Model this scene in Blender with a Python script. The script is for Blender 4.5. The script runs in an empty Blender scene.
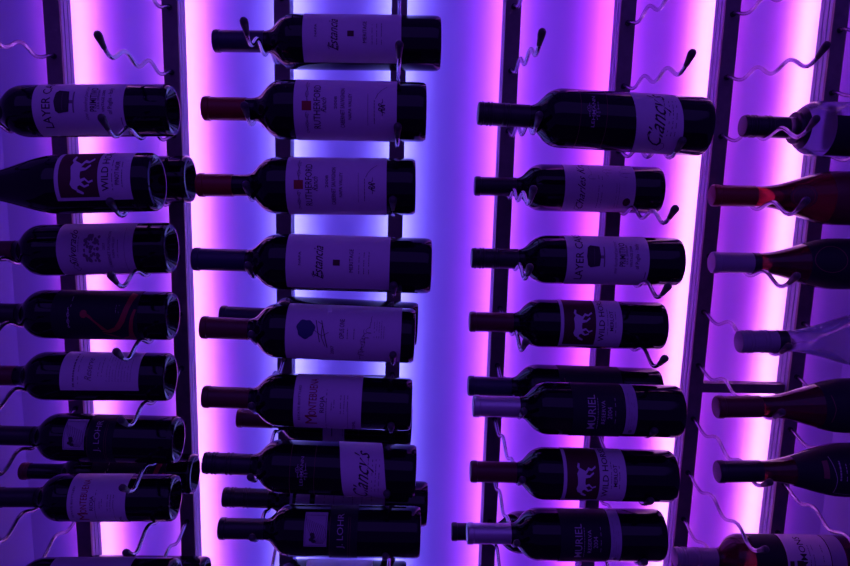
import bpy, bmesh, math, random
from mathutils import Vector, Matrix
random.seed(4)
PI = math.pi
S = 1.066
sc = bpy.context.scene
COL = sc.collection

# ------------------------------------------------------------------ camera
F_PX, PITCH, YAW, ROLL, DIST, H = 709.4, 0.17644, 0.03561, 0.02742, 1.126*S, 1.45
fw = Vector((math.sin(YAW)*math.cos(PITCH), math.cos(YAW)*math.cos(PITCH), -math.sin(PITCH)))
r0 = Vector((math.cos(YAW), -math.sin(YAW), 0)); u0 = r0.cross(fw)
CR = math.cos(ROLL)*r0 + math.sin(ROLL)*u0
CU = -math.sin(ROLL)*r0 + math.cos(ROLL)*u0
CAM = Vector((0, -DIST, H))
cam = bpy.data.cameras.new('camera'); camo = bpy.data.objects.new('camera', cam); COL.objects.link(camo)
cam.sensor_width = 36; cam.lens = F_PX/850*36; cam.clip_start = 0.02
m3 = Matrix((CR, CU, -fw)).transposed()
camo.matrix_world = Matrix.Translation(CAM) @ m3.to_4x4()
sc.camera = camo

# ------------------------------------------------------------------ world, exposure
w = bpy.data.worlds.new('world'); sc.world = w; w.use_nodes = True
bg = w.node_tree.nodes['Background']; bg.inputs[0].default_value = (0.20, 0.035, 1.0, 1); bg.inputs[1].default_value = 0.17
sc.view_settings.view_transform = 'Standard'; sc.view_settings.look = 'None'
sc.view_settings.gamma = 1; sc.view_settings.exposure = -0.14; sc.view_settings.use_curve_mapping = False

def area(name, loc, rot, sx, sy, col, power, spread=180):
    l = bpy.data.lights.new(name, 'AREA'); l.shape = 'RECTANGLE'; l.size = sx; l.size_y = sy
    l.color = col; l.energy = power; l.spread = math.radians(spread)
    o = bpy.data.objects.new(name, l); COL.objects.link(o); o.location = loc; o.rotation_euler = rot
    return o
# posts: measured centre positions across the wall
PX = [x*S for x in (-0.52697, -0.35278, -0.18628, -0.00967, 0.16309, 0.3388, 0.4998, 0.66914)]
POST_W, POST_D = 0.0250, 0.0415
WALL_Y = POST_D + 0.055
# LED strips mounted on the back of each post, shining on the wall (white core, pink, blue-violet diodes)
LED = [ # red+blue accent power (W), green accent power and its beam, then colour and power of the blue-violet diodes
 (.90, .215, 105, (.13,.026,1), 1.95),
 (.90, .225, 105, (.13,.036,1), 1.95),
 (.19, .23, 120, (.105,.055,1), 1.95),
 (.18, .22, 120, (.10,.065,1), 1.95),
 (.40, .045, 100, (.16,.034,1), 1.95),
 (.46, .045, 100, (.23,.022,1), 1.95),
 (.90, .28, 100, (.26,.018,1), 1.8),
 (.86, .28, 100, (.24,.018,1), 1.75)]
for x, (pr, pg, bg_, c3, p3) in zip(PX, LED):
    R90 = (PI/2, 0, 0)          # area lights shine along -Z -> turned to +Y
    y = POST_D + 0.0075
    area('led_red', (x, y+.0015, 1.1), R90, 0.024, 2.2, (1, .02, .18 if pr > .3 else .8), pr, 130)
    area('led_green', (x, y+.003, 1.1), R90, 0.024, 2.2, (.12, 1, .2), pg, bg_)
    area('led_blue',  (x, y, 1.1), R90, 0.012, 2.2, c3, p3, 178)
# dim violet room light from above and behind the viewer
area('room_light', (-0.2, -2.4, 3.4), (math.radians(48), 0, math.radians(-5)), 4.5, 2.4, (.20,.078,1), 18)

# ------------------------------------------------------------------ materials
def mat(name, col, rough=0.5, metal=0.0, spec=0.5, trans=0.0, ior=1.45, coat=0.0, noise=None, bump=0.0):
    m = bpy.data.materials.new(name); m.use_nodes = True
    nt = m.node_tree; b = nt.nodes['Principled BSDF']
    b.inputs['Base Color'].default_value = (*col, 1); b.inputs['Roughness'].default_value = rough
    b.inputs['Metallic'].default_value = metal; b.inputs['Specular IOR Level'].default_value = spec
    b.inputs['Transmission Weight'].default_value = trans; b.inputs['IOR'].default_value = ior
    b.inputs['Coat Weight'].default_value = coat
    if noise:
        scl, amt = noise
        tc = nt.nodes.new('ShaderNodeTexCoord'); n = nt.nodes.new('ShaderNodeTexNoise'); n.inputs['Scale'].default_value = scl
        n.inputs['Detail'].default_value = 4
        nt.links.new(tc.outputs['Object'], n.inputs['Vector'])
        mx = nt.nodes.new('ShaderNodeMix'); mx.data_type = 'RGBA'
        mx.inputs[6].default_value = (*[c*(1-amt) for c in col], 1); mx.inputs[7].default_value = (*[min(1, c*(1+amt)) for c in col], 1)
        nt.links.new(n.outputs['Fac'], mx.inputs[0]); nt.links.new(mx.outputs[2], b.inputs['Base Color'])
        if bump:
            bp = nt.nodes.new('ShaderNodeBump'); bp.inputs['Strength'].default_value = bump; bp.inputs['Distance'].default_value = 0.001
            nt.links.new(n.outputs['Fac'], bp.inputs['Height']); nt.links.new(bp.outputs[0], b.inputs['Normal'])
    return m
M = dict(
 wall=mat('painted_wall', (.80,.80,.82), .7, noise=(3,.04)),
 floor=mat('dark_floor', (.12,.11,.11), .4, noise=(8,.2)),
 ceil=mat('plaster_ceiling', (.35,.35,.36), .8, noise=(6,.05)),
 post=mat('stained_post', (.20,.15,.17), .55, noise=(60,.35), bump=.2),
 post_side=mat('aluminium_channel', (.33,.36,.50), .45, noise=(40,.08)),
 groove=mat('dark_groove', (.03,.02,.03), .6),
 chrome=mat('chrome_wire', (.42,.40,.46), .26, metal=1.0),
 rubber=mat('rubber_tip', (.06,.045,.06), .5),
 led=mat('led_tape', (.7,.7,.68), .5),
 dark_glass=mat('dark_bottle_glass', (.003,.003,.007), .07, spec=.38),
 clear_glass=mat('clear_bottle_glass', (.72,.68,.88), .16, trans=1.0, ior=1.33),
 rose_glass=mat('rose_wine_bottle', (.20,.008,.02), .05, trans=.75, ior=1.30),
 rose2_glass=mat('dark_rose_wine_bottle', (.10,.010,.018), .08, trans=.5, ior=1.30, coat=.3),
 cap_black=mat('black_foil', (.012,.010,.018), .35),
 cap_red=mat('red_foil', (.22,.008,.012), .38),
 cap_wine=mat('burgundy_foil', (.10,.008,.02), .38),
 cap_blue=mat('navy_foil', (.02,.018,.06), .38),
 cap_grey=mat('grey_foil', (.30,.26,.32), .38),
 cap_lilac=mat('silver_foil', (.50,.45,.52), .33, metal=.6),
 cap_screw=mat('black_screw_cap', (.016,.013,.02), .38),
 paper=mat('cream_paper', (.66,.58,.66), .75, noise=(90,.05)),
 paper_dim=mat('grey_paper', (.42,.36,.46), .75, noise=(90,.05)),
 paper_dark=mat('dark_paper', (.012,.010,.020), .6, spec=.3),
 ink=mat('black_ink', (.035,.02,.03), .6),
 ink_grey=mat('grey_ink', (.20,.15,.19), .6),
 ink_red=mat('red_ink', (.33,.02,.03), .6),
 ink_wine=mat('maroon_ink', (.075,.008,.018), .6),
 ink_blue=mat('blue_ink', (.03,.045,.13), .6),
 ink_rust=mat('rust_ink', (.20,.05,.06), .5),
 ink_silver=mat('silver_ink', (.42,.38,.42), .4),
 lizard=mat('red_print', (.32,.015,.03), .5),
)

# ------------------------------------------------------------------ helpers
def obj(name, bm, m, parent=None, smooth=True):
    me = bpy.data.meshes.new(name); bm.normal_update(); bm.to_mesh(me); bm.free()
    if m is not None:
        me.materials.append(m)
    if smooth:
        for p in me.polygons: p.use_smooth = True
        me.set_sharp_from_angle(angle=math.radians(38))
    o = bpy.data.objects.new(name, me); COL.objects.link(o)
    if parent: o.parent = parent
    return o
def thing(name, label, cat, loc=(0,0,0), group=None):
    o = bpy.data.objects.new(name, None); COL.objects.link(o); o.location = loc; o.empty_display_size = .02
    o['label'] = label; o['category'] = cat
    if group: o['group'] = group
    return o
def add_box(bm, x0, x1, y0, y1, z0, z1):
    v = [bm.verts.new(p) for p in ((x0,y0,z0),(x1,y0,z0),(x1,y1,z0),(x0,y1,z0),(x0,y0,z1),(x1,y0,z1),(x1,y1,z1),(x0,y1,z1))]
    for f in ((0,3,2,1),(4,5,6,7),(0,1,5,4),(1,2,6,5),(2,3,7,6),(3,0,4,7)): bm.faces.new([v[i] for i in f])
def lathe(bm, prof, seg=56, close=False):
    rings = []
    for r, z in prof:
        if r < 1e-6: rings.append([bm.verts.new((0,0,z))])
        else: rings.append([bm.verts.new((r*math.cos(2*PI*i/seg), r*math.sin(2*PI*i/seg), z)) for i in range(seg)])
    for a, b in zip(rings, rings[1:]):
        for i in range(seg):
            j = (i+1) % seg
            if len(a) == 1 and len(b) == 1: continue
            if len(a) == 1: bm.faces.new((a[0], b[j], b[i]))
            elif len(b) == 1: bm.faces.new((a[i], a[j], b[0]))
            else: bm.faces.new((a[i], a[j], b[j], b[i]))
def tube(bm, pts, rad, seg=10):
    n = len(pts); rings = []
    rr = rad if isinstance(rad, (list, tuple)) else [rad]*n
    up = Vector((1,0,0))
    for k in range(n):
        t = (pts[min(k+1,n-1)] - pts[max(k-1,0)]).normalized()
        a = up.cross(t).normalized(); b = t.cross(a)
        rings.append([bm.verts.new(pts[k] + rr[k]*(math.cos(2*PI*i/seg)*a + math.sin(2*PI*i/seg)*b)) for i in range(seg)])
    for a, b in zip(rings, rings[1:]):
        for i in range(seg):
            j = (i+1) % seg; bm.faces.new((a[i], a[j], b[j], b[i]))
    bm.faces.new(rings[0][::-1]); bm.faces.new(rings[-1])
def struct(o): o['kind'] = 'structure'; return o
def at(x, y, Y):   # a direction in the picture turned into the point where it meets the upright plane at depth Y
    d = fw*F_PX + CR*(x-425) - CU*(y-283)
    return CAM + d*((Y-CAM.y)/d.y)

# ------------------------------------------------------------------ room shell
xl = at(22, 400, WALL_Y).x; xr = at(835, 420, WALL_Y).x
T = 0.06
bm = bmesh.new(); add_box(bm, xl, xr, WALL_Y, WALL_Y+T, 0, 2.4); struct(obj('wall_back', bm, M['wall'], smooth=False))
def slab(name, a, b, out):
    bm = bmesh.new(); q = []
    for z in (0, 2.4):
        for p in (a, b, b+out, a+out): q.append(bm.verts.new((p.x, p.y, z)))
    for f in ((0,1,2,3),(7,6,5,4),(0,4,5,1),(1,5,6,2),(2,6,7,3),(3,7,4,0)): bm.faces.new([q[i] for i in f])
    bmesh.ops.recalc_face_normals(bm, faces=bm.faces)
    struct(obj(name, bm, M['wall'], smooth=False))
slab('wall_left', Vector((xl, WALL_Y, 0)), Vector((xl-.75, WALL_Y-.34, 0)), Vector((-.02, T, 0)))
slab('wall_right', Vector((xr, WALL_Y, 0)), Vector((xr+.75, WALL_Y-.34, 0)), Vector((.02, T, 0)))
bm = bmesh.new(); add_box(bm, -1.9, 1.9, -3.0, .3, -.06, 0); struct(obj('floor', bm, M['floor'], smooth=False))

# ------------------------------------------------------------------ racks: two posts, rungs, pegs
ZN, ZB, PIT = 0.22697*S, 0.20883*S, 0.0935*S
SP, Y1, DIP = 0.0856*S, 0.0509*S, 0.0087*S
WR = 0.0029
def root_z(i, k): return H + (ZN if i % 2 == 0 else ZB) - PIT*k     # i = 0..7
def dip_top(i, k): return root_z(i, k) + PEGDZ.get((i,k), 0) - DIP + WR
# local frame of a bottle: base at z=0, neck up +z, front label faces -y, lettering runs along +x
def prof_bordeaux(R, L, rn):
    k = L/0.300
    P = [(0,.022),(.35,.020),(.62,.010),(.76,.0015),(.82,0),(.93,.0006),(.985,.004),(1,.010),(1,.060),(1,.120),(1,.184)]
    out = [(a*R, z*k) for a, z in P]
    sh = [(.190+.034*a_, .385+.615*b_) for a_, b_ in ((0,1),(.14,.99),(.28,.955),(.42,.89),(.54,.80),(.65,.68),(.75,.54),(.84,.40),(.92,.27),(1.0,.16),(1.09,.08),(1.2,.03),(1.35,0))]
    rr = rn/R
    for z, f in sh: out.append((R*(rr + (f-.385)/(1-.385)*(1-rr)), z*k))
    out += [(rn, .275*k), (rn, .2975*k), (rn*.98,.2995*k), (rn*.8,.300*k), (0,.300*k)]
    return out
def prof_burgundy(R, L, rn):
    k = L/0.300
    P = [(0,.026),(.35,.022),(.62,.011),(.76,.0015),(.82,0),(.93,.0006),(.985,.004),(1,.010),(1,.060),(1,.125)]
    out = [(a*R, z*k) for a, z in P]
    for j in range(1, 17):
        t = j/16; z = .125 + .110*t
        f = 1 - (3*t*t-2*t*t*t)*.5 - .5*math.sin(t*PI/2)**1.6
        out.append((rn + (R-rn)*max(f,0), z*k))
    out += [(rn, .260*k), (rn, .2975*k), (rn*.98,.2995*k), (rn*.8,.300*k), (0,.300*k)]
    return out
def radius_at(prof, z):
    best = 0
    for (r1,z1),(r2,z2) in zip(prof, prof[1:]):
        if min(z1,z2)-1e-9 <= z <= max(z1,z2)+1e-9:
            t = 0 if abs(z2-z1) < 1e-9 else (z-z1)/(z2-z1); best = max(best, r1+(r2-r1)*t)
    return best

def contact(prof, d, L):      # radius where a peg a distance d from the base touches the bottle
    return radius_at(prof, min(max(d, .012), L-.002)) + (.0010 if d > .24 else .0002)

# ------------------------------------------------------------------ where each bottle lies
# rack (index of its left post), peg row, dip on the peg, neck end and base as seen, length, radius
def X(x, y, slot): return at(x, y, -(Y1+SP*slot)).x
BOTTLES = [
 (0,2,1, 5,111.5, 173.5,110.5, .320, .0366, 'topmost bottle of the leftmost rack, white label printed with a cake and LAYER CAKE', dict(cap=('cap_screw',.22,True), design='cake')),
 (0,3,2, 0,186, 158,182, .312, .0388, 'sloping shouldered dark bottle with maroon running horse label, on the leftmost rack', dict(kind='burgundy', rn=.0150, cap=('cap_wine',.2,False), design='horse_pinot')),
 (0,3,0, 100,176, 191,176, .300, .0372, 'dark bottle lying behind the leftmost running horse bottle, only its base end showing', dict(cap=('cap_wine',.2,False), design='plain')),
 (0,4,1, 10,251, 172,248, .292, .0378, 'leftmost rack bottle with grey script and engraved trees on a white label', dict(cap=('cap_wine',.22,False), design='tree')),
 (0,5,1, 10,313.5, 173.5,316, .294, .0365, 'black bottle with a red lizard-like shape painted round it', dict(cap=('cap_black',.22,False), design='lizard')),
 (0,6,1, 10,375.5, 171,377, .290, .0368, 'leftmost rack bottle with white label turned upward and dark glass bare below it', dict(cap=('cap_wine',.2,False), design='reserve')),
 (0,7,1, 10,435.5, 179,440, .284, .0364, 'dark bottle of the leftmost rack with small engraved square label and J. LOHR lettering', dict(cap=('cap_black',.22,False), design='lohr')),
 (0,8,0, 22,471, 195.5,474, None, .0335, 'slimmer dark bottle with red tipped cap behind the two low leftmost rack bottles', dict(rn=.0130, cap=('cap_wine',.05,False), design='lizard')),
 (0,8,1, 10,495, 176,499, .276, .0362, 'low bottle of the leftmost rack with white label starting with a big red M', dict(cap=('cap_black',.22,False), design='rioja')),
 (0,9,2, 40,583, 176,584, .302, .0365, 'bottle cut off by the bottom edge at left, pale label on its upper side', dict(cap=('cap_black',.22,False), design='plain_up')),
 (0,10,0, 110,576, 207,577, .302, .0345, 'dark bottle at the bottom left behind the cut off one, its base further right', dict(cap=('cap_wine',.22,False))),
 (2,1,1, 214.5,41, 440.5,43.8, None, .0378, 'topmost bottle of the second rack, white label with script and tiny dark square', dict(cap=('cap_blue',.22,False), design='script')),
 (2,2,2, 204,108.4, 426,112.4, None, .0385, 'upper of the two red capped bottles with a red square on RUTHERFORD labels', dict(cap=('cap_red',.19,False), design='ranch')),
 (2,3,2, 198.5,185, 415.5,187, None, .0378, 'lower of the two red capped bottles with a red square on RUTHERFORD labels', dict(cap=('cap_red',.16,False), design='ranch')),
 (2,4,2, 194,259, 431,266, None, .0380, 'fourth bottle down the second rack, long dark base beyond its script label', dict(cap=('cap_blue',.22,False), design='script')),
 (2,5,2, 202,327.3, 414.5,336, None, .0382, 'white labelled bottle with a blue ink blot and black scribbles', dict(cap=('cap_wine',.22,False), design='profile')),
 (2,5,1, 221,311, 417.5,320, None, .0335, 'small dark bottle lying right behind the blue ink blot bottle', dict(rn=.0130, cap=('cap_blue',.24,False))),
 (2,6,2, 204,396.6, 411.5,404.5, None, .0370, 'second rack bottle with short white label reading RIOJA and a big red M', dict(cap=('cap_wine',.22,False), design='rioja')),
 (2,7,0, 238,418, 411.5,425, None, .0365, 'dark bottle with dark red cap lying behind and below the RIOJA bottle', dict(cap=('cap_wine',.2,False), design='stub')),
 (2,7,2, 204.5,461.7, 415.5,473, None, .0378, "second rack bottle with black screw cap and slanted Clancy's label", dict(cap=('cap_screw',.22,True), design='slant')),
 (2,8,1, 224,497, 427,504, None, .0350, 'dark bottle squeezed behind the J. LOHR bottle of the second rack', dict(cap=('cap_screw',.22,True), design='er')),
 (2,8,2, 220,524.7, 420,534.7, None, .0370, 'second rack bottle with small engraved square label and J. LOHR lettering', dict(cap=('cap_black',.22,False), design='lohr')),
 (2,10,0, 230,580, 406,583, .302, .0370, 'bottle at the very bottom of the second rack, only its top and pale label showing', dict(cap=('cap_black',.22,False), design='plain_white')),
 (4,2,2, 478.5,113.3, 704,127, None, .0388, "topmost bottle of the third rack, black screw cap and slanted Clancy's label", dict(cap=('cap_screw',.22,True), design='slant')),
 (4,3,0, 475,186, 658,190.5, None, .0375, 'third rack bottle with script label and a small round dark seal', dict(cap=('cap_black',.22,False), design='seal')),
 (4,4,1, 472,258, 677.5,262, None, .0365, 'third rack bottle with white label printed with a cake and LAYER CAKE', dict(cap=('cap_screw',.22,True), design='cake')),
 (4,5,1, 470,321.6, 661,326, None, .0366, 'third rack bottle with maroon running horse label, directly under the cake label bottle', dict(cap=('cap_wine',.22,False), design='horse')),
 (4,6,2, 473.5,406, 677.5,411.5, None, .0375, 'upper of the two silver capped dark bottles reading MURIEL', dict(cap=('cap_lilac',.22,False), design='strip')),
 (4,6,1, 468.5,385.6, 657,389, None, .0365, 'dark bottle with black cap lying behind the upper silver capped bottle', dict(cap=('cap_blue',.22,False), design='darkred')),
 (4,7,2, 471,471.4, 671,476, None, .0373, 'third rack bottle with maroon running horse label, between the two silver capped bottles', dict(cap=('cap_wine',.22,False), design='horse_wide')),
 (4,8,2, 467.5,533.3, 660,535, None, .0375, 'lower of the two silver capped dark bottles reading MURIEL', dict(cap=('cap_lilac',.22,False), design='strip')),
 (4,9,0, 452,531.6, 640,533, None, .0360, 'dark bottle behind the lower silver capped bottle, its black cap sticking out left', dict(cap=('cap_black',.2,False))),
 (6,2,1, 743,126, 870,131, -.305, .0400, 'clear glass bottle with black screw cap, topmost of the rightmost rack', dict(glass='clear_glass', cap=('cap_screw',.215,True), band=(.25,.285,'cap_black'), design='clear', rn=.0150)),
 (6,3,1, 712.5,195.4, 870,199, -.315, .0405, 'rose wine bottle with red foil and pink neck, second down the rightmost rack', dict(kind='burgundy', glass='rose_glass', cap=('cap_red',.20,False), design='circle', rn=.0150)),
 (6,4,1, 712,262.4, 870,264.5, -.315, .0390, 'dark bottle with long grey foil cap on the rightmost rack', dict(kind='burgundy', glass='rose2_glass', cap=('cap_grey',.19,False), band=(.192,.225,'cap_black'), design='ring', rn=.0150)),
 (6,5,2, 739,341.7, 870,340, -.315, .0390, 'clear sloping bottle with ribbed grey cap, fourth down the rightmost rack', dict(kind='burgundy', glass='clear_glass', cap=('cap_grey',.165,True), band=(.17,.21,'cap_black'), rn=.0150)),
 (6,6,2, 716.5,407, 870,405, -.315, .0390, 'dark red bottle with red foil, just below the rung of the rightmost rack', dict(kind='burgundy', glass='rose2_glass', cap=('cap_wine',.20,False), design='darkred', rn=.0150)),
 (6,7,2, 717.5,471.7, 870,469, -.315, .0388, 'dark bottle with black cap, second from the bottom edge on the rightmost rack', dict(kind='burgundy', glass='rose2_glass', cap=('cap_black',.20,False), design='frame', rn=.0150)),
 (6,9,1, 675,557, 850,560, -.305, .0390, 'pale labelled bottle with ribbed cap at the bottom right corner', dict(glass='rose2_glass', cap=('cap_grey',.22,True), design='lower', rn=.0148)),
 (6,9,2, 712,590, 850,590, -.305, .0385, 'red bottle in the bottom right corner, lying in front of the pale labelled one', dict(kind='burgundy', glass='rose_glass', cap=('cap_red',.20,False), design='circle', rn=.0148)),
]
# pegs sit a few millimetres up or down from the even spacing, as the bottles on them do
PEGDZ = {}
for (rack, k, slot, nx, ny, bx, by, L, R, label, kw) in BOTTLES:
    yy = -(Y1+SP*slot); A_, B_ = at(nx,ny,yy), at(bx,by,yy)
    L_, xb_ = (B_.x-A_.x, B_.x) if L is None else ((L, B_.x) if L > 0 else (-L, A_.x-L))
    pf = (prof_burgundy if kw.get('kind') == 'burgundy' else prof_bordeaux)(R, L_, kw.get('rn',.0143))
    for i in (rack, rack+1):
        if (i,k) in PEGDZ: continue
        z = A_.z + (B_.z-A_.z)*(PX[i]-A_.x)/(B_.x-A_.x) - contact(pf, xb_-PX[i], L_)
        PEGDZ[(i,k)] = max(-.014, min(.014, z - (root_z(i,k) - DIP + WR)))

def peg_curve(v=0.0):
    pts = []
    ctrl = [(0,0),(.006,.0005),(.018,-.001),(.034,-.0062),(Y1,-DIP)]
    for k in range(len(ctrl)-1):
        for j in range(3):
            t = j/3; pts.append((ctrl[k][0]*(1-t)+ctrl[k+1][0]*t, ctrl[k][1]*(1-t)+ctrl[k+1][1]*t))
    A = 0.0145*S
    N = 28
    for j in range(N+1):
        t = j/N*2; pts.append((Y1+SP*t, -DIP + A/2*(1-math.cos(2*PI*t))))
    y2 = Y1+2*SP
    for dy, dz in ((.008,.0015),(.016,.0055),(.024,.0118),(.032,.0185),(.040,.0245)):
        pts.append((y2+dy, -DIP+dz))
    end = (y2+.046, -DIP+.0290)
    # smooth
    for _ in range(2):
        pts = [pts[0]] + [((pts[k-1][0]+2*pts[k][0]+pts[k+1][0])/4, (pts[k-1][1]+2*pts[k][1]+pts[k+1][1])/4) for k in range(1,len(pts)-1)] + [pts[-1]]
    return pts, end
RACKS = [('leftmost wine rack whose outer post stands by the left edge', 0, 'left'),
         ('second wine rack from the left, with red capped bottles high on it', 2, 'c'),
         ('third wine rack from the left, its two topmost peg rows empty', 4, 'c'),
         ('rightmost wine rack holding clear and rose wine bottles', 6, 'r')]
pg_mesh = {}
for lab, i0, _ in RACKS:
    xm = (PX[i0]+PX[i0+1])/2
    rk = thing('wine_rack', lab, 'wine rack', (xm, POST_D, 0), 'ladder wine racks against the glowing wall')
    for i in (i0, i0+1):
        x = PX[i]; hw = POST_W/2
        bm = bmesh.new(); add_box(bm, x-hw-xm, x+hw-xm, -POST_D, -POST_D+.006, 0, 2.38)
        post = obj('post', bm, M['post'], rk, smooth=False)
        # channel behind the front face, with two grooves down each flank
        bm = bmesh.new()
        g = [-.0355,-.0270,-.0245,-.0130,-.0105,0]
        prof = []
        for sgn in (1, -1):
            seq = [(hw, g[0])] + [(hw,g[1]),(hw-.005,g[1]),(hw-.005,g[2]),(hw,g[2]),(hw,g[3]),(hw-.005,g[3]),(hw-.005,g[4]),(hw,g[4]),(hw,g[5])]
            if sgn < 0: seq = [(-a,b) for a,b in seq][::-1]
            prof += seq
        lo = [bm.verts.new((x-xm+a, b, 0)) for a,b in prof]; hi = [bm.verts.new((x-xm+a, b, 2.38)) for a,b in prof]
        n = len(prof)
        for k in range(n):
            j = (k+1)%n; bm.faces.new((lo[k], lo[j], hi[j], hi[k]))
        bm.faces.new(lo[::-1]); bm.faces.new(hi)
        obj('channel', bm, M['post_side'], post, smooth=False)
        bm = bmesh.new(); add_box(bm, x-xm-.005, x-xm+.005, .0005, .006, 0.02, 2.36)
        obj('led_strip', bm, M['led'], post, smooth=False)
        # peg sleeves + pegs
        for k in range(-1, 11):
            z = root_z(i, k) + PEGDZ.get((i,k), 0)
            if 'w' not in pg_mesh:
                pts, end = peg_curve()
                bm = bmesh.new(); tube(bm, [Vector((0,-a,b)) for a,b in pts], WR, 10)
                pg = obj('peg', bm, M['chrome'])
                e0 = Vector((0,-pts[-3][0],pts[-3][1])); e1 = Vector((0,-end[0],end[1])); d = (e1-e0).normalized()
                bm = bmesh.new(); L = .027; st = e0 - d*.004
                tube(bm, [st+d*L*t for t in (0,.02,.15,.35,.55,.72,.85,.94,.985,1)], [.0030,.0034,.0036,.0041,.0048,.0053,.0051,.0038,.0018,.0004], 12)
                tp = obj('rubber_tip', bm, M['rubber'], pg)
                bm = bmesh.new(); tube(bm, [Vector((0,.0005,0)),Vector((0,-.003,0))], .0045, 12)
                wsh = obj('collar', bm, M['groove'], pg)
                pg_mesh['w'] = (pg, tp, wsh); c, t, ws = pg, tp, wsh
            else:
                c = pg_mesh['w'][0].copy(); COL.objects.link(c)
                t = pg_mesh['w'][1].copy(); COL.objects.link(t); t.parent = c
                ws = pg_mesh['w'][2].copy(); COL.objects.link(ws); ws.parent = c
            c.parent = rk; c.location = (x-xm, -POST_D, z)
            c.rotation_euler = (random.uniform(-.012,.012), 0, random.uniform(-.012,.012))
    for z in (H - 0.398, H - 0.398 + 1.0*0.93):
        bm = bmesh.new(); add_box(bm, PX[i0]+POST_W/2-xm, PX[i0+1]-POST_W/2-xm, -.030, -.012, z-.0085, z+.0085)
        obj('rung', bm, M['post'], rk, smooth=False)

# ------------------------------------------------------------------ bottle kit
class Art:
    """Flat print on a cylinder of radius R; t = 0..1 from the bottle's mouth to its base, h = -1..1 down..up across the
    visible side (as in sine), converted to angle and height."""
    def __init__(s, R, L, prof): s.R, s.L, s.prof = R, L, prof
    def uz(s, t, h):
        hh = max(-1.9, min(1.9, h))
        th = math.asin(max(-1,min(1,hh))) if abs(hh) <= 1 else math.copysign(PI/2 + (abs(hh)-1), hh)
        return th*s.R, (1-t)*s.L
    def wrap(s, u, z, off):
        R = radius_at(s.prof, z)+off; a = u/s.R
        return Vector((R*math.sin(a), -R*math.cos(a), z))
    def patch(s, bm, t0, t1, h0, h1, off=.0003, sl=0.0):    # sl slants the ends along t
        (ua, za), (ub, zb) = s.uz(t0,h0), s.uz(t1,h1)
        n = max(2, int(abs(ub-ua)/.0016)); m = max(2, int(abs(zb-za)/.012)); g = []
        for i in range(n+1):
            f = i/n; u = ua+(ub-ua)*f
            g.append([bm.verts.new(s.wrap(u, za+(zb-za)*j/m + sl*s.L*(f-.5), off)) for j in range(m+1)])
        for i in range(n):
            for j in range(m): bm.faces.new((g[i][j], g[i][j+1], g[i+1][j+1], g[i+1][j]))
    def poly(s, bm, pts, off=.0007):                        # pts in (t,h)
        tb = bmesh.new(); f = tb.faces.new([tb.verts.new((*s.uz(*p), 0)) for p in pts]); bmesh.ops.triangulate(tb, faces=[f])
        for _ in range(3):
            le = [e for e in tb.edges if e.calc_length() > .0045]
            if not le: break
            bmesh.ops.subdivide_edges(tb, edges=le, cuts=1); bmesh.ops.triangulate(tb, faces=tb.faces)
        tb.verts.index_update(); vs = [bm.verts.new(s.wrap(v.co.x, v.co.y, off)) for v in tb.verts]
        for f in tb.faces: bm.faces.new([vs[v.index] for v in f.verts])
        tb.free()
    def ribbon(s, bm, pts, wd=.0004, off=.0007):            # pts in (t,h)
        c = [Vector((*s.uz(*p), 0)) for p in pts]
        # resample so that long strokes follow the curvature
        q = [c[0]]
        for a, b in zip(c, c[1:]):
            n = max(1, int((b-a).length/.003))
            for j in range(1, n+1): q.append(a.lerp(b, j/n))
        pr = None
        for k in range(len(q)):
            d = (q[min(k+1,len(q)-1)]-q[max(k-1,0)])
            if d.length < 1e-9: continue
            d.normalize(); nn = Vector((-d.y, d.x, 0))*wd/2
            a, b = q[k]+nn, q[k]-nn
            v = (bm.verts.new(s.wrap(a.x,a.y,off)), bm.verts.new(s.wrap(b.x,b.y,off)))
            if pr: bm.faces.new((pr[0], pr[1], v[1], v[0]))
            pr = v
    def text(s, bm, body, t, h0, h1, size=None, shear=0, sx=None, off=.0007, bold=0.0):
        """text centred between h0 and h1 (reading upward in h), cap height `size` as a fraction of L"""
        cu = bpy.data.curves.new('txt', 'FONT'); cu.body = body; cu.shear = shear; cu.resolution_u = 2; cu.offset = bold
        o = bpy.data.objects.new('txt', cu); COL.objects.link(o)
        dg = bpy.context.evaluated_depsgraph_get(); me = bpy.data.meshes.new_from_object(o.evaluated_get(dg))
        xs = [v.co.x for v in me.vertices]; ys = [v.co.y for v in me.vertices]
        if xs:
            x0, x1 = min(xs), max(xs); y0, y1 = min(ys), max(ys)
            ua, ub = s.uz(t,h0)[0], s.uz(t,h1)[0]; zc = (1-t)*s.L
            kx = (ub-ua)/(x1-x0); ky = (size*s.L)/.69
            vs = [bm.verts.new(s.wrap(ua+(v.co.x-x0)*kx, zc+(v.co.y-.345)*ky, off)) for v in me.vertices]
            for p in me.polygons:
                try: bm.faces.new([vs[i] for i in p.vertices])
                except ValueError: pass
        bpy.data.objects.remove(o); bpy.data.curves.remove(cu); bpy.data.meshes.remove(me)
    def fine(s, bm, t, h0, h1, n=1, dt=.012, seed=0, dens=.72, wd=.0007):   # unreadable small print: rows of tiny marks
        rnd = random.Random(seed+int(t*1000))
        for r in range(n):
            h = h0
            while h < h1:
                l = rnd.uniform(.03,.11)
                if rnd.random() < dens:
                    s.ribbon(bm, [(t+r*dt, h), (t+r*dt, min(h+l*.75, h1))], wd)
                h += l
    def scrawl(s, bm, t, h0, h1, amp=.02, n=9, wd=.0005, seed=1, lean=.0):
        rnd = random.Random(seed); pts = []
        N = n*7
        for j in range(N+1):
            f = j/N; ph = f*n*2*PI
            a = amp*(.45+.55*math.sin(ph*.23+seed))*rnd.uniform(.9,1.1)
            pts.append((t + a*math.sin(ph) + lean*(f-.5), h0+(h1-h0)*f + .045*math.cos(ph)))
        s.ribbon(bm, pts, wd)

def nb(): return bmesh.new()

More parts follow.
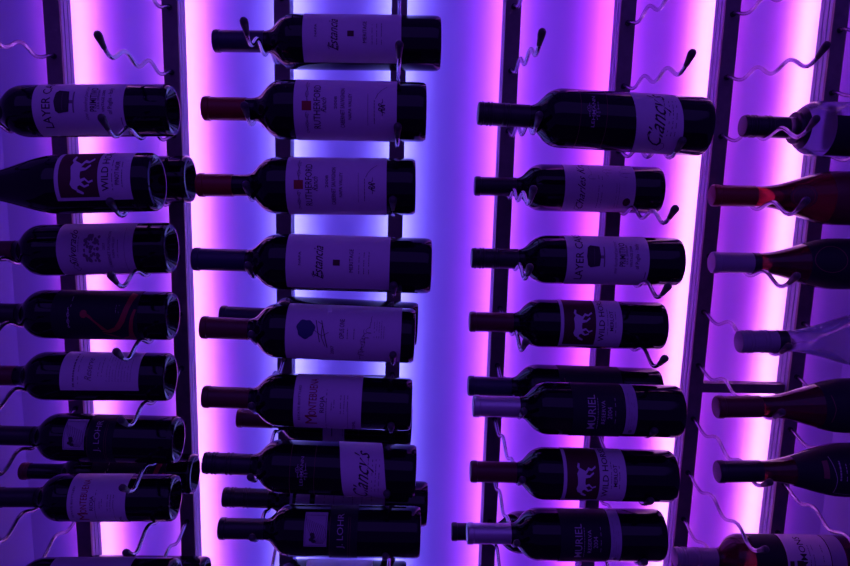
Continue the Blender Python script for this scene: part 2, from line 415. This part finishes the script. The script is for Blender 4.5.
# Each design receives (A, glass part) and makes label / lettering children
def lab_mesh(A, root, t0, t1, h0, h1, m='paper', name='label', sl=0, off=.0003):
    bm = nb(); A.patch(bm, t0, t1, h0, h1, off, sl); return obj(name, bm, M[m], root)
def d_script(A, root):      # white label, flowing script, small dark square
    l = lab_mesh(A, root, .402, .825, -.80, 1.45)
    bm = nb()
    A.text(bm, 'Estancia', .532, -.40, .70, .040, shear=.55, bold=.004)
    A.ribbon(bm, [(.552,-.42),(.556,-.30),(.548,-.12),(.532,-.18),(.515,-.36),(.508,-.22)], .0007)
    A.text(bm, 'NAPA', .458, .05, .50, .010)
    A.text(bm, 'MERITAGE', .668, -.15, .62, .016)
    A.fine(bm, .700, -.2, .55, 3, .020, 3); obj('lettering', bm, M['ink'], l)
    bm = nb(); A.patch(bm, .594, .622, .07, .27, .0006); obj('emblem', bm, M['ink_wine'], l)
def d_ranch(A, root):
    l = lab_mesh(A, root, .420, .868, -1.25, 1.3)
    bm = nb()
    A.text(bm, 'RUTHERFORD', .521, -.62, .76, .029, bold=.002)
    A.text(bm, 'Ranch', .550, -.12, .36, .024, shear=.5)
    A.text(bm, '2008', .602, .0, .40, .012)
    A.text(bm, 'CABERNET SAUVIGNON', .632, -.58, .66, .018)
    A.text(bm, 'NAPA VALLEY', .664, -.32, .50, .014)
    A.ribbon(bm, [(.742,-.50),(.742,.50)], .0003)
    A.fine(bm, .770, -.45, .35, 1, .01, 5)
    A.ribbon(bm, [(.775,.35),(.785,.5),(.80,.62),(.825,.74)], .0005)
    A.text(bm, 'RR', .802, -.12, .2, .030, shear=.6); A.scrawl(bm, .805, -.2, .3, .012, 5, .0005, 4)
    A.scrawl(bm, .478, -.75, -.15, .008, 9, .0004, 2); A.scrawl(bm, .478, .24, .85, .008, 9, .0004, 3)
    obj('lettering', bm, M['ink'], l)
    bm = nb(); A.patch(bm, .456, .497, -.06, .24, .0006); obj('emblem', bm, M['ink_red'], l)
def d_profile(A, root):     # white label with a blue ink head and scribbles
    l = lab_mesh(A, root, .408, .935, -.86, 1.4)
    bm = nb(); pts = []
    for j in range(28):
        a = 2*PI*j/28; r = 1 + .07*math.sin(3*a+.4) + .05*math.sin(7*a)
        pts.append((.500+.041*r*math.cos(a), .33+.31*r*math.sin(a)))
    A.poly(bm, pts); obj('emblem', bm, M['ink_blue'], l)
    bm = nb()
    A.ribbon(bm, [(.545,.62),(.560,.1),(.565,-.1)], .0009); A.ribbon(bm, [(.555,.58),(.575,.5),(.572,.1),(.590,-.25)], .0008)
    A.ribbon(bm, [(.570,.62),(.585,.2),(.600,-.3)], .0010); A.ribbon(bm, [(.540,.3),(.575,.12),(.605,.25)], .0006)
    A.text(bm, 'OPUS ONE', .664, .05, .68, .022); A.text(bm, '2007', .622, -.55, -.22, .014)
    A.fine(bm, .690, .05, .40, 1, .01, 1); A.fine(bm, .720, .05, .40, 1, .01, 2)
    A.scrawl(bm, .757, -.75, .35, .012, 11, .0004, 3, .02); A.scrawl(bm, .775, -.6, .75, .018, 8, .0004, 7, .05)
    A.fine(bm, .812, .12, .68, 5, .011, 6, .8, .0004); obj('lettering', bm, M['ink'], l)
def d_rioja(A, root):
    l = lab_mesh(A, root, .445, .762, -1.02, 1.4)
    bm = nb(); A.text(bm, 'M', .528, -.58, -.20, .056, bold=.001); A.text(bm, 'ONTEBUENA', .534, -.20, .96, .036, bold=.002)
    obj('lettering', bm, M['ink_red'], l)
    bm = nb(); A.text(bm, 'ESTATE BOTTLED', .472, -.42, .80, .010); A.text(bm, 'RIOJA', .578, -.08, .5, .020, bold=.004)
    A.fine(bm, .598, -.85, .7, 1, .01, 2, .85); A.fine(bm, .622, .02, .4, 2, .012, 3)
    A.fine(bm, .665, -.1, .55, 3, .016, 4); A.ribbon(bm, [(.700,-.92),(.700,.0)], .0003)
    A.text(bm, 'e 750ML', .728, -.92, -.38, .014); obj('lettering', bm, M['ink'], l)
def d_slant(A, root):       # dark paper around the shoulder, slanted pale label near the base
    bm = nb(); 
    for t in (.418, .530): A.ribbon(bm, [(t, -.98+j*.1633) for j in range(13)], .0005, .0004)
    lr = obj('lettering', bm, M['ink_rust'], root)
    bm = nb(); A.text(bm, 'LEHMANN', .472, -.28, .72, .014, bold=.004); A.scrawl(bm, .455, .05, .45, .012, 5, .0005, 3)
    A.scrawl(bm, .490, -.05, .5, .012, 5, .0005, 5); obj('crest', bm, M['ink_silver'], root)
    l = lab_mesh(A, root, .655, .858, -1.2, 1.3, sl=.055)
    bm = nb(); A.text(bm, "Clancy's", .745, -.74, .92, .068, shear=.75, bold=.002)
    A.ribbon(bm, [(.772,-.62),(.795,-.68),(.800,-.80),(.785,-.90),(.755,-.84)], .0006)
    A.fine(bm, .775, .15, .75, 1, .01, 2); A.fine(bm, .795, -.42, .72, 3, .016, 3); obj('lettering', bm, M['ink'], l)
def d_seal(A, root):        # script label with a round dark seal
    l = lab_mesh(A, root, .462, .836, -.95, 1.4)
    bm = nb(); A.text(bm, 'Charles Krug', .548, -.80, 1.15, .040, shear=.6, bold=.002)
    A.ribbon(bm, [(.56,-.72),(.545,-.86),(.525,-.8),(.53,-.6),(.55,-.5)], .0006)
    A.fine(bm, .640, -.75, .6, 2, .018, 3); A.fine(bm, .735, -.7, .3, 2, .014, 4, .8, .0004)
    A.scrawl(bm, .60, .4, .9, .03, 3, .0003, 2); A.scrawl(bm, .69, .55, .9, .03, 3, .0003, 5); A.scrawl(bm, .78, .5, .95, .03, 3, .0003, 6)
    obj('lettering', bm, M['ink'], l)
    bm = nb(); A.poly(bm, [(.795+.020*math.cos(2*PI*j/20), -.48+.17*math.sin(2*PI*j/20)) for j in range(20)]); obj('emblem', bm, M['ink_wine'], l)
def d_cake(A, root):
    l = lab_mesh(A, root, .434, .822, -.95, 1.35)
    bm = nb(); A.text(bm, 'LAYER CAKE', .492, -.66, 1.08, .036, bold=.006)
    A.text(bm, 'PRIMITIVO', .694, -.08, .80, .028, bold=.008); A.text(bm, 'a.k.a. zinfandel', .714, .0, .72, .012)
    A.text(bm, 'VINTAGE 2008', .736, -.1, .7, .012); A.text(bm, 'of Puglia - Italy', .764, -.18, .78, .018)
    obj('lettering', bm, M['ink'], l)
    bm = nb(); A.text(bm, 'one hundred percent', .662, -.38, .85, .016, shear=.5)
    A.patch(bm, .606, .612, -.12, .66, .0005); A.patch(bm, .590, .607, .22, .34, .0005); A.patch(bm, .806, .810, -.6, -.3, .0005)
    obj('cake_stand', bm, M['ink_grey'], l)
    bm = nb(); A.poly(bm, [(.532,.62),(.526,.30),(.532,-.05),(.545,-.14),(.588,-.08),(.592,.30),(.588,.66),(.545,.70)], .0008)
    e = obj('emblem', bm, M['ink'], l)
    bm = nb(); A.ribbon(bm, [(.562,-.02),(.562,.60)], .0003, .0011); obj('icing', bm, M['ink_grey'], l)
HORSE = [(-1.0,-.22),(-.93,-.04),(-.86,.12),(-.80,.10),(-.66,.36),(-.45,.47),(-.15,.38),(.2,.40),(.5,.45),(.68,.32),(.82,.44),(1.02,.34),(.98,.22),(.80,.26),(.72,.08),
 (.62,-.18),(.82,-.38),(.74,-.62),(.90,-.88),(.80,-.92),(.64,-.62),(.66,-.40),(.44,-.20),(.40,-.45),(.58,-.72),(.50,-.78),(.28,-.48),(.22,-.16),(-.05,-.14),(-.18,-.18),
 (-.10,-.42),(-.30,-.66),(-.22,-.90),(-.32,-.92),(-.42,-.66),(-.24,-.44),(-.34,-.22),(-.52,-.40),(-.44,-.66),(-.54,-.68),(-.64,-.38),(-.50,-.12),(-.56,.02),(-.70,.04),(-.78,-.10),(-.88,-.28),(-.97,-.30)]
def d_horse(A, root, a=.445, b=.758, kind='MERLOT', lo=-.78, hi=.96):
    wd = b-a; mid = a + wd*.57
    l = lab_mesh(A, root, a, b, lo, hi+.35)
    bm = nb(); A.patch(bm, a+wd*.055, mid, lo+.11, hi+.1, .0005); e = obj('panel', bm, M['ink_wine'], l)
    bm = nb(); ct = (a+wd*.05+mid)/2; ch = (lo+hi)/2+.05
    # nose points down (-h); legs towards the base
    pts = [(ct - p[1]*wd*.22, ch + p[0]*.60) for p in HORSE]
    A.poly(bm, pts, .0009); obj('horse_emblem', bm, M['paper'], l)
    bm = nb(); A.text(bm, 'WILD HORSE', mid+wd*.095, lo+.30, hi-.02+.15, .028, bold=.006); A.fine(bm, mid+wd*.19, -.2, .8, 1, .01, 2)
    A.text(bm, kind, mid+wd*.255, -.02, .72, .018, bold=.004); A.fine(bm, mid+wd*.32, -.1, .7, 1, .01, 3); obj('lettering', bm, M['ink'], l)
def d_strip(A, root):       # grey lettering straight on dark glass paper, one silver strip
    l = lab_mesh(A, root, .455, .700, -.96, 1.2, 'paper_dark')
    bm = nb(); A.text(bm, 'MURIEL', .543, -.42, .78, .036, bold=.002); A.text(bm, 'RESERVA', .598, -.20, .62, .018, bold=.002)
    A.fine(bm, .572, -.4, .7, 1, .01, 2, .9); A.text(bm, '2004', .628, .0, .42, .022); A.fine(bm, .655, -.45, .72, 1, .01, 4, .5)
    obj('lettering', bm, M['ink_silver'], l)
    s = lab_mesh(A, root, .705, .760, -.66, 1.1, 'paper_dim', 'strip_label', sl=.0)
    bm = nb(); A.fine(bm, .720, -.4, .85, 3, .012, 6, .7, .0004); A.poly(bm, [(.735+.009*math.cos(2*PI*j/12), -.50+.08*math.sin(2*PI*j/12)) for j in range(12)])
    obj('lettering', bm, M['ink_grey'], s)
def d_lohr(A, root):        # small engraved square above vertical letters
    l = lab_mesh(A, root, .432, .542, -.12, .94, 'paper_dim')
    bm = nb()
    for j in range(9):
        c = .44+.010*j; A.ribbon(bm, [(c, .80-.02*j),(c+.012,.5),(c+.034-.002*j,.25),(c+.050-.006*j,.0)], .0005)
    for t, h in ((.475,.25),(.468,.16),(.480,.10),(.472,.34)): A.poly(bm, [(t+.012*math.cos(a), h+.07*math.sin(a)) for a in (0,.8,1.6,2.4,3.2,4,4.8,5.6)])
    A.ribbon(bm, [(.438,-.06),(.438,.88),(.536,.88),(.536,-.06),(.438,-.06)], .0004); obj('engraving', bm, M['ink'], l)
    b = lab_mesh(A, root, .552, .690, -.9, 1.2, 'paper_dark', 'dark_label')
    bm = nb(); A.text(bm, 'J. LOHR', .606, -.18, .92, .030); obj('lettering', bm, M['ink_silver'], b)
    bm = nb()
    for t in (.556,.645,.655): A.ribbon(bm, [(t,-.85+.1425*j) for j in range(13)], .0004)
    obj('border_lines', bm, M['ink_rust'], b)
def d_tree(A, root):        # script name and square engraving of trees
    l = lab_mesh(A, root, .482, .850, -.90, 1.3)
    bm = nb(); A.text(bm, 'Silverado', .560, -.50, .82, .036, shear=.55, bold=.004)
    A.ribbon(bm, [(.56,-.42),(.585,-.62),(.570,-.72),(.552,-.55),(.562,-.35)], .0006); A.fine(bm, .588, .05, .62, 1, .01, 3)
    A.text(bm, '2007', .712, .10, .35, .012); A.text(bm, 'CABERNET SAUVIGNON', .736, -.58, .75, .013); A.text(bm, 'NAPA VALLEY', .757, -.2, .55, .011)
    A.fine(bm, .778, -.2, .5, 1, .01, 3); A.ribbon(bm, [(.81,-.8),(.81,.85)], .0003); obj('lettering', bm, M['ink'], l)
    bm = nb(); rnd = random.Random(2)
    for j in range(60):
        t = .615+rnd.random()*.072; h = -.33+rnd.random()*.95; r = rnd.uniform(.5,1.2)
        A.poly(bm, [(t+.0085*r*math.cos(a), h+.075*r*math.sin(a)) for a in (0,1.2,2.5,3.8,5.0)], .0006+j*1e-6)
    obj('engraving', bm, M['ink_grey'], l)
def d_lizard(A, root):      # dark wrap with a red painted lizard shape
    l = lab_mesh(A, root, .44, .86, -.97, 1.25, 'paper_dark')
    bm = nb(); arms = [
      ([(.60,.28),(.615,.20),(.64,.05),(.675,-.20),(.70,-.42)],[.020,.018,.008,.010,.016]),
      ([(.70,-.50),(.73,-.42),(.76,-.30),(.785,-.02),(.80,.30),(.815,.65),(.83,.95)],[.020,.018,.014,.014,.013,.013,.016]),
      ([(.70,-.55),(.75,-.72),(.79,-.78),(.82,-.70)],[.020,.013,.014,.016]),
      ([(.82,-.85),(.825,-.40),(.835,.10),(.85,.45)],[.018,.010,.008,.006])]
    for j, (p, wds) in enumerate(arms):
        L1 = [(a-w_, b+w_*1.5) for (a,b), w_ in zip(p, wds)]; R1 = [(a+w_, b-w_*1.5) for (a,b), w_ in zip(p, wds)]
        for k in range(len(p)-1): A.poly(bm, [L1[k], L1[k+1], R1[k+1], R1[k]], .0006+.0001*j)
    A.poly(bm, [(.600+.018*math.cos(a), .25+.16*math.sin(a)) for a in (0,.7,1.4,2.1,2.8,3.5,4.2,4.9,5.6)], .0010)
    obj('lizard_print', bm, M['lizard'], l)
    bm = nb(); A.scrawl(bm, .525, -.30, .45, .007, 12, .0006, 2); A.fine(bm, .535, .45, .85, 1, .01, 4); A.fine(bm, .755, .30, .60, 2, .014, 4, .8, .0004)
    obj('lettering', bm, M['ink_silver'], l)
def d_reserve(A, root):     # white label turned upward, rows of fine print
    l = lab_mesh(A, root, .480, .875, -.28, 1.6)
    bm = nb(); A.fine(bm, .548, -.12, .98, 1, .01, 3, .95, .0022); A.fine(bm, .572, .0, .95, 1, .01, 8, .8)
    A.text(bm, 'Reserve', .622, .12, .90, .034, shear=.5); A.fine(bm, .672, .2, .9, 2, .018, 4)
    A.fine(bm, .715, .1, .95, 9, .015, 5, .85, .0005); obj('lettering', bm, M['ink_grey'], l)
def d_plain(A, root, t0=.48, t1=.80, h0=-.8, h1=1.2, m='paper_dim', seed=3):
    l = lab_mesh(A, root, t0, t1, h0, h1, m)
    bm = nb(); A.fine(bm, t0+.05, -.3, .9, 1, .01, seed, .95, .002); A.fine(bm, t0+.11, -.3, .9, 4, .03, seed+1, .8, .0008)
    obj('lettering', bm, M['ink'], l)
def d_er(A, root):
    l = lab_mesh(A, root, .335, .43, -1.0, 1.0, 'paper_dim')
    bm = nb(); A.text(bm, 'RIVER', .385, -1.0, .35, .030, bold=.004); obj('lettering', bm, M['ink'], l)
    l2 = lab_mesh(A, root, .455, .79, -1.0, 1.0, 'paper_dim', 'wide_label')
    bm = nb(); A.fine(bm, .50, -.95, .9, 6, .045, 5, .85, .0012); obj('lettering', bm, M['ink_grey'], l2)
def d_clear(A, root):       # dark label low on a clear bottle
    l = lab_mesh(A, root, .385, .80, -.95, .45, 'paper_dark')
    bm = nb(); A.fine(bm, .56, -.6, .6, 4, .05, 5, .85, .0012); obj('lettering', bm, M['ink_silver'], l)
def d_circle(A, root):      # round red medallion then a dark red label
    bm = nb(); A.poly(bm, [(.395+.055*math.cos(2*PI*j/24), .10+.62*math.sin(2*PI*j/24)) for j in range(24)], .0004); l = obj('neck_medallion', bm, M['cap_wine'], root)
    bm = nb(); A.ribbon(bm, [(.395+.045*math.cos(2*PI*j/24), .10+.52*math.sin(2*PI*j/24)) for j in range(25)], .0010); obj('ring', bm, M['ink_red'], l)
    l = lab_mesh(A, root, .53, .86, -.95, .95, 'cap_wine')
def d_ring(A, root):
    l = lab_mesh(A, root, .44, .82, -.9, 1.2, 'paper_dark')
    bm = nb(); A.ribbon(bm, [(.52+.07*math.cos(2*PI*j/24), .30+.5*math.sin(2*PI*j/24)) for j in range(25)], .0010); obj('ring_emblem', bm, M['ink_rust'], l)
def d_darkred(A, root):
    l = lab_mesh(A, root, .455, .78, -.95, 1.2, 'paper_dark')
    bm = nb(); A.ribbon(bm, [(.48,.7),(.49,.2),(.48,-.4)], .0009); obj('border_lines', bm, M['ink_rust'], l)
def d_frame(A, root):
    l = lab_mesh(A, root, .345, .78, -.97, 1.2, 'paper_dark')
    bm = nb(); A.ribbon(bm, [(.50,-.62),(.50,.05),(.48,.85)], .0008); A.ribbon(bm, [(.50,-.62),(.70,-.62)], .0008)
    A.fine(bm, .515, .0, .7, 1, .01, 3, .9, .002); A.fine(bm, .54, -.1, .6, 3, .02, 3, .9, .0010); obj('lettering', bm, M['ink_silver'], l)
    bm = nb(); A.patch(bm, .447, .470, .05, .75, .0006); obj('stripe', bm, M['ink_rust'], l)
def d_lower(A, root):
    d = lab_mesh(A, root, .385, .545, .25, 1.35, 'paper_dark', 'dark_label')
    l = lab_mesh(A, root, .550, .785, -.85, 1.35)
    bm = nb(); A.text(bm, 'SIMMONS', .640, -.1, 1.0, .034, bold=.004); A.fine(bm, .675, .0, .9, 2, .02, 3, .9, .0009); A.fine(bm, .745, .0, .9, 1, .02, 4, .9, .0009)
    obj('lettering', bm, M['ink'], l)
    bm = nb(); A.patch(bm, .562, .585, .22, .44, .0006); A.patch(bm, .600, .635, .18, .46, .0006); obj('emblem', bm, M['ink_wine'], l)
    lab_mesh(A, root, .790, .87, -.85, 1.35, 'paper_dim', 'band_label')

def capsule(root, prof, L, t1, m, ribs=False, name='capsule', R=.0, lip=True, t0=0):
    z0, z1 = (1-t1)*L, (1-t0)*L+.0012
    pf = []
    N = 14
    for j in range(N+1):
        z = z0+(z1-.006-z0)*j/N
        pf.append((radius_at(prof, z)+.0007, z))
    rn = pf[-1][0]
    if lip and not ribs:
        pf[-1] = (rn, z1-.010); 
        pf = [p for p in pf if p[1] <= z1-.010]
        pf += [(rn+.0009, z1-.0092),(rn+.0009, z1-.004),(rn+.0004,z1-.0015),(rn-.001,z1-.0002),(rn-.004,z1),(0,z1)]
    else:
        pf += [(rn+.0003, z1-.0025),(rn-.0006,z1-.0004),(rn-.002,z1),(0,z1)]
    pf = [(0, z0)] + [(pf[0][0]-.0008, z0)] + pf
    bm = nb(); lathe(bm, pf, 40)
    cp = obj(name, bm, M[m], root)
    if ribs:   # knurled bands of a screw cap
        bm = nb(); rr = rn+.0004
        for zc in (z1-.006, z1-.0135, z1-.018, z1-.034, z1-.040):
            lathe(bm, [(rr-.0004,zc-.0016),(rr+.0004,zc-.0010),(rr+.0004,zc+.0010),(rr-.0004,zc+.0016)], 40)
        obj('band', bm, M[m], cp)
    return cp

GROUPS = {0:'bottles lying on the leftmost rack', 2:'bottles lying on the second rack', 4:'bottles lying on the third rack', 6:'bottles lying on the rightmost rack'}
def bottle(rack, k, slot, xn, xb, L, R, label, kind='bordeaux', glass='dark_glass', cap=('cap_black', .22, False), design=None, rn=.0143, band=None):
    """lies on the two pegs of row k in dip `slot`; xn, xb are the world X of its mouth and base"""
    if L is None: L = xb-xn
    elif L < 0: L = -L; xb = xn+L
    i0 = rack; prof = (prof_bordeaux if kind == 'bordeaux' else prof_burgundy)(R, L, rn)
    y = -(Y1+SP*slot)
    za, zb = dip_top(i0, k), dip_top(i0+1, k)
    sN, sB = xb-PX[i0], xb-PX[i0+1]        # distance of each peg from the base, along the axis
    ra, rb = contact(prof, sN, L), contact(prof, sB, L)
    zN, zB = za+ra, zb+rb
    tilt = math.atan2(zN-zB, PX[i0+1]-PX[i0])      # + means the neck end is higher
    zbase = zB - sB*math.tan(tilt) 
    o = thing('wine_bottle', label, 'wine bottle', (xb, y, zbase), GROUPS[rack])
    bm = nb(); lathe(bm, prof, 64); obj('glass_body', bm, M[glass], o)
    cm, ct, ribs = cap
    capsule(o, prof, L, ct, cm, ribs, 'screw_cap' if ribs else 'capsule')
    if band:
        capsule(o, prof, L, band[1], band[2], False, 'neck_band', lip=False, t0=band[0])
    if design: DESIGNS[design](Art(R, L, prof), o)
    # lay it down: local z -> -x, local x -> +z, then tilt
    o.rotation_euler = (0, -PI/2 + tilt, 0)
    return o

def X(x, y, slot): return at(x, y, -(Y1+SP*slot)).x

DESIGNS = dict(script=d_script, ranch=d_ranch, profile=d_profile, rioja=d_rioja, slant=d_slant, seal=d_seal, cake=d_cake, horse=d_horse,
 strip=d_strip, lohr=d_lohr, tree=d_tree, lizard=d_lizard, reserve=d_reserve, er=d_er, clear=d_clear, circle=d_circle, ring=d_ring, darkred=d_darkred, frame=d_frame, lower=d_lower,
 horse_pinot=lambda A,r: d_horse(A,r,.622,.930,'PINOT NOIR',-.52,1.0), horse_wide=lambda A,r: d_horse(A,r,.432,.735), plain=lambda A,r: d_plain(A,r,.5,.75,seed=9),
 plain_up=lambda A,r: d_plain(A,r,.42,.80,-.8,1.5), plain_white=lambda A,r: d_plain(A,r,.42,.80,-.8,1.5,'paper'), stub=lambda A,r: d_plain(A,r,.5,.62,-.85,.5))
for (rack, k, slot, nx, ny, bx, by, L, R, label, kw) in BOTTLES:
    bottle(rack, k, slot, X(nx,ny,slot), X(bx,by,slot), L, R, label, **kw)
